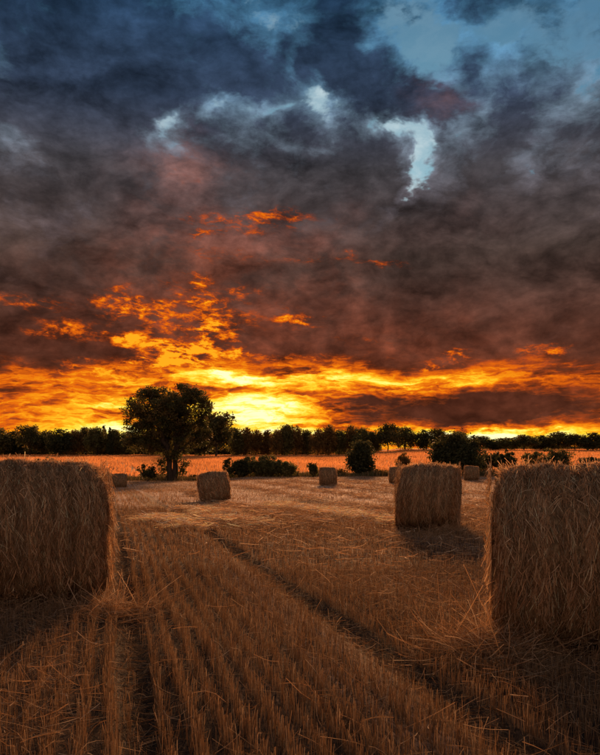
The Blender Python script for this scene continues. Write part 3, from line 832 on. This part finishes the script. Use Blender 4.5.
# a far wood behind the rows that reads as one mass
lob = []
r = np.random.default_rng(77)
for px in np.arange(-60, 665, 7.0):
    if 376 < px < 432: continue
    d = 275 + r.uniform(-4, 8); g = at_depth(px, d)
    top = EYE + (HY - (437 + r.normal(0, 1.5) + (8 if px > 430 else 0))) / F * d
    hm = (top - g[2])
    lob.append((g[0], g[1], g[2] + hm * .5, 2.2, 2.2, hm * .5))
    lob.append((g[0] + 1, g[1] + 3, g[2] + hm * .16, 2.6, 2.2, hm * .2))
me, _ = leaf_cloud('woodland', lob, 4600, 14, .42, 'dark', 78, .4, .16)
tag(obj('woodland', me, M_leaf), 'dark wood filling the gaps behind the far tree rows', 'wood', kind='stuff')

# --- bushes at the field edge
def bush(name, label, px, top, wpx, base, d, kind, seed, nl, nc, nleaf, size, cat='bush', group=None, shape=None, stems=6):
    r = np.random.default_rng(seed)
    g = at_depth(px, d); s = d / F
    h = EYE + (HY - top) * s - g[2]; w = wpx * s
    root = empty(name, g)
    lob = shape(w, h) if shape else [(r.uniform(-.36, .36) * w, r.uniform(-.3, .3) * w * .7, h * r.uniform(.35, .66), w * r.uniform(.16, .26), w * r.uniform(.16, .24), h * r.uniform(.22, .34)) for _ in range(nl)]
    if not shape: lob += [(r.uniform(-.45, .45) * w, r.uniform(-.2, .2) * w, h * r.uniform(.62, .92), w * .05, w * .05, h * r.uniform(.10, .2)) for _ in range(9)]
    me, cc = leaf_cloud('bush_leaves', lob, nc, nleaf, size, kind, seed, .25, .24)
    obj('foliage', me, M_leaf, root)
    for q in range(stems):
        l0 = lob[q % len(lob)]
        P = limb_path((l0[0] * .35 + r.normal(0, .05), l0[1] * .35, -.1), (l0[0], l0[1], l0[2] + l0[5] * .6), r, 6, .05, .05)
        obj('stem', tubes_mesh('bush_stem', [(P, np.linspace(.05, .012, 6) * max(.5, h / 3), 6)]), M_bark, root)
    tag(root, label, cat, group)
bush('bush', 'small dark spiky bush just left of the oak trunk', 146, 465, 18, 478, 80, 'dark', 41, 6, 70, 20, .13)
G = 'bushes forming the long hedge'
bush('hedge_bush', 'blackish bush at the left end of the long hedge, right of the tilted bale', 237, 458, 27, 480, 81, 'dark', 42, 9, 190, 24, .15, group=G)
bush('hedge_bush', 'tallest rounded green bush in the middle of the long hedge', 260, 456, 36, 480, 81.5, 'green', 43, 11, 270, 24, .15, group=G)
bush('hedge_bush', 'lower green bush at the right end of the long hedge', 281, 461, 30, 480, 81, 'green', 44, 9, 190, 24, .15, group=G)
bush('bush', 'narrow brown bush left of the small central bale', 312, 463, 13, 480, 80, 'oak', 45, 5, 70, 20, .14)
def shrub_shape(w, h):
    return [(0, 0, h * .62, w * .40, w * .40, h * .33), (-.12 * w, 0, h * .35, w * .34, w * .3, h * .26), (.16 * w, .1, h * .30, w * .36, w * .3, h * .24), (.05 * w, 0, h * .85, w * .25, w * .25, h * .14)]
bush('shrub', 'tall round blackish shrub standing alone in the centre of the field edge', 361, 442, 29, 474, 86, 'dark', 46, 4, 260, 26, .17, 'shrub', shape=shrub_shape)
bush('bush', 'small russet bush above the large right middle bale', 403, 452, 15, 465, 92, 'rust', 47, 6, 70, 20, .14)
def thicket_shape(w, h):
    L = [(0, 0, .55, .30, .42), (.03, 0, .80, .13, .20), (-.24, 0, .62, .20, .30), (.22, .2, .58, .18, .26), (-.33, -.2, .40, .16, .26), (.34, .1, .70, .07, .20), (-.12, -.4, .32, .30, .30), (.28, -.3, .32, .24, .30)]
    return [(a * w, b2 * 3, c_ * h, rr * w, rr * w * .8, rz * h) for a, b2, c_, rr, rz in L]
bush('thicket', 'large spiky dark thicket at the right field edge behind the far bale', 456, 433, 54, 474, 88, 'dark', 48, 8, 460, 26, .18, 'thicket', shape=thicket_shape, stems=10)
G = 'low bushes at the right field edge'
bush('bush', 'low dark bush right next to the large thicket', 488, 452, 26, 472, 92, 'dark', 49, 7, 150, 22, .17, group=G)
bush('bush', 'dark upright bush over the top of the nearest right bale', 507, 451, 18, 470, 88, 'dark', 50, 6, 120, 22, .17, group=G)
bush('bush', 'broad dark bush at the far right end of the field edge', 545, 448, 44, 472, 90, 'oak', 51, 8, 220, 22, .17, group=G)
bush('bush', 'small bush at the right picture edge', 590, 455, 26, 474, 88, 'dark', 52, 7, 120, 22, .17, group=G)
bush('bush', 'dark bush at the left picture edge above the left bale', 40, 458, 40, 480, 84, 'dark', 53, 8, 180, 22, .17)
G = 'tufts of dry weed along the grass strip'
for i, (px, top, w, lab) in enumerate([(295, 471, 8, 'dry weed tuft at the right tip of the long hedge'), (341, 469, 8, 'dry weed tuft between the small central bale and the round shrub'),
                                 (380, 470, 9, 'dry weed tuft right of the round shrub'), (388, 471, 7, 'dry weed tuft just left of the half hidden bale'),
                                 (193, 475, 10, 'dry weed tuft at the right foot of the oak'), (424, 466, 9, 'dry weed tuft left of the large thicket')]):
    bush('weed_tuft', lab, px, top, w, 478, 84, 'rust', 60 + i, 4, 30, 16, .11, 'weed', G, stems=4)
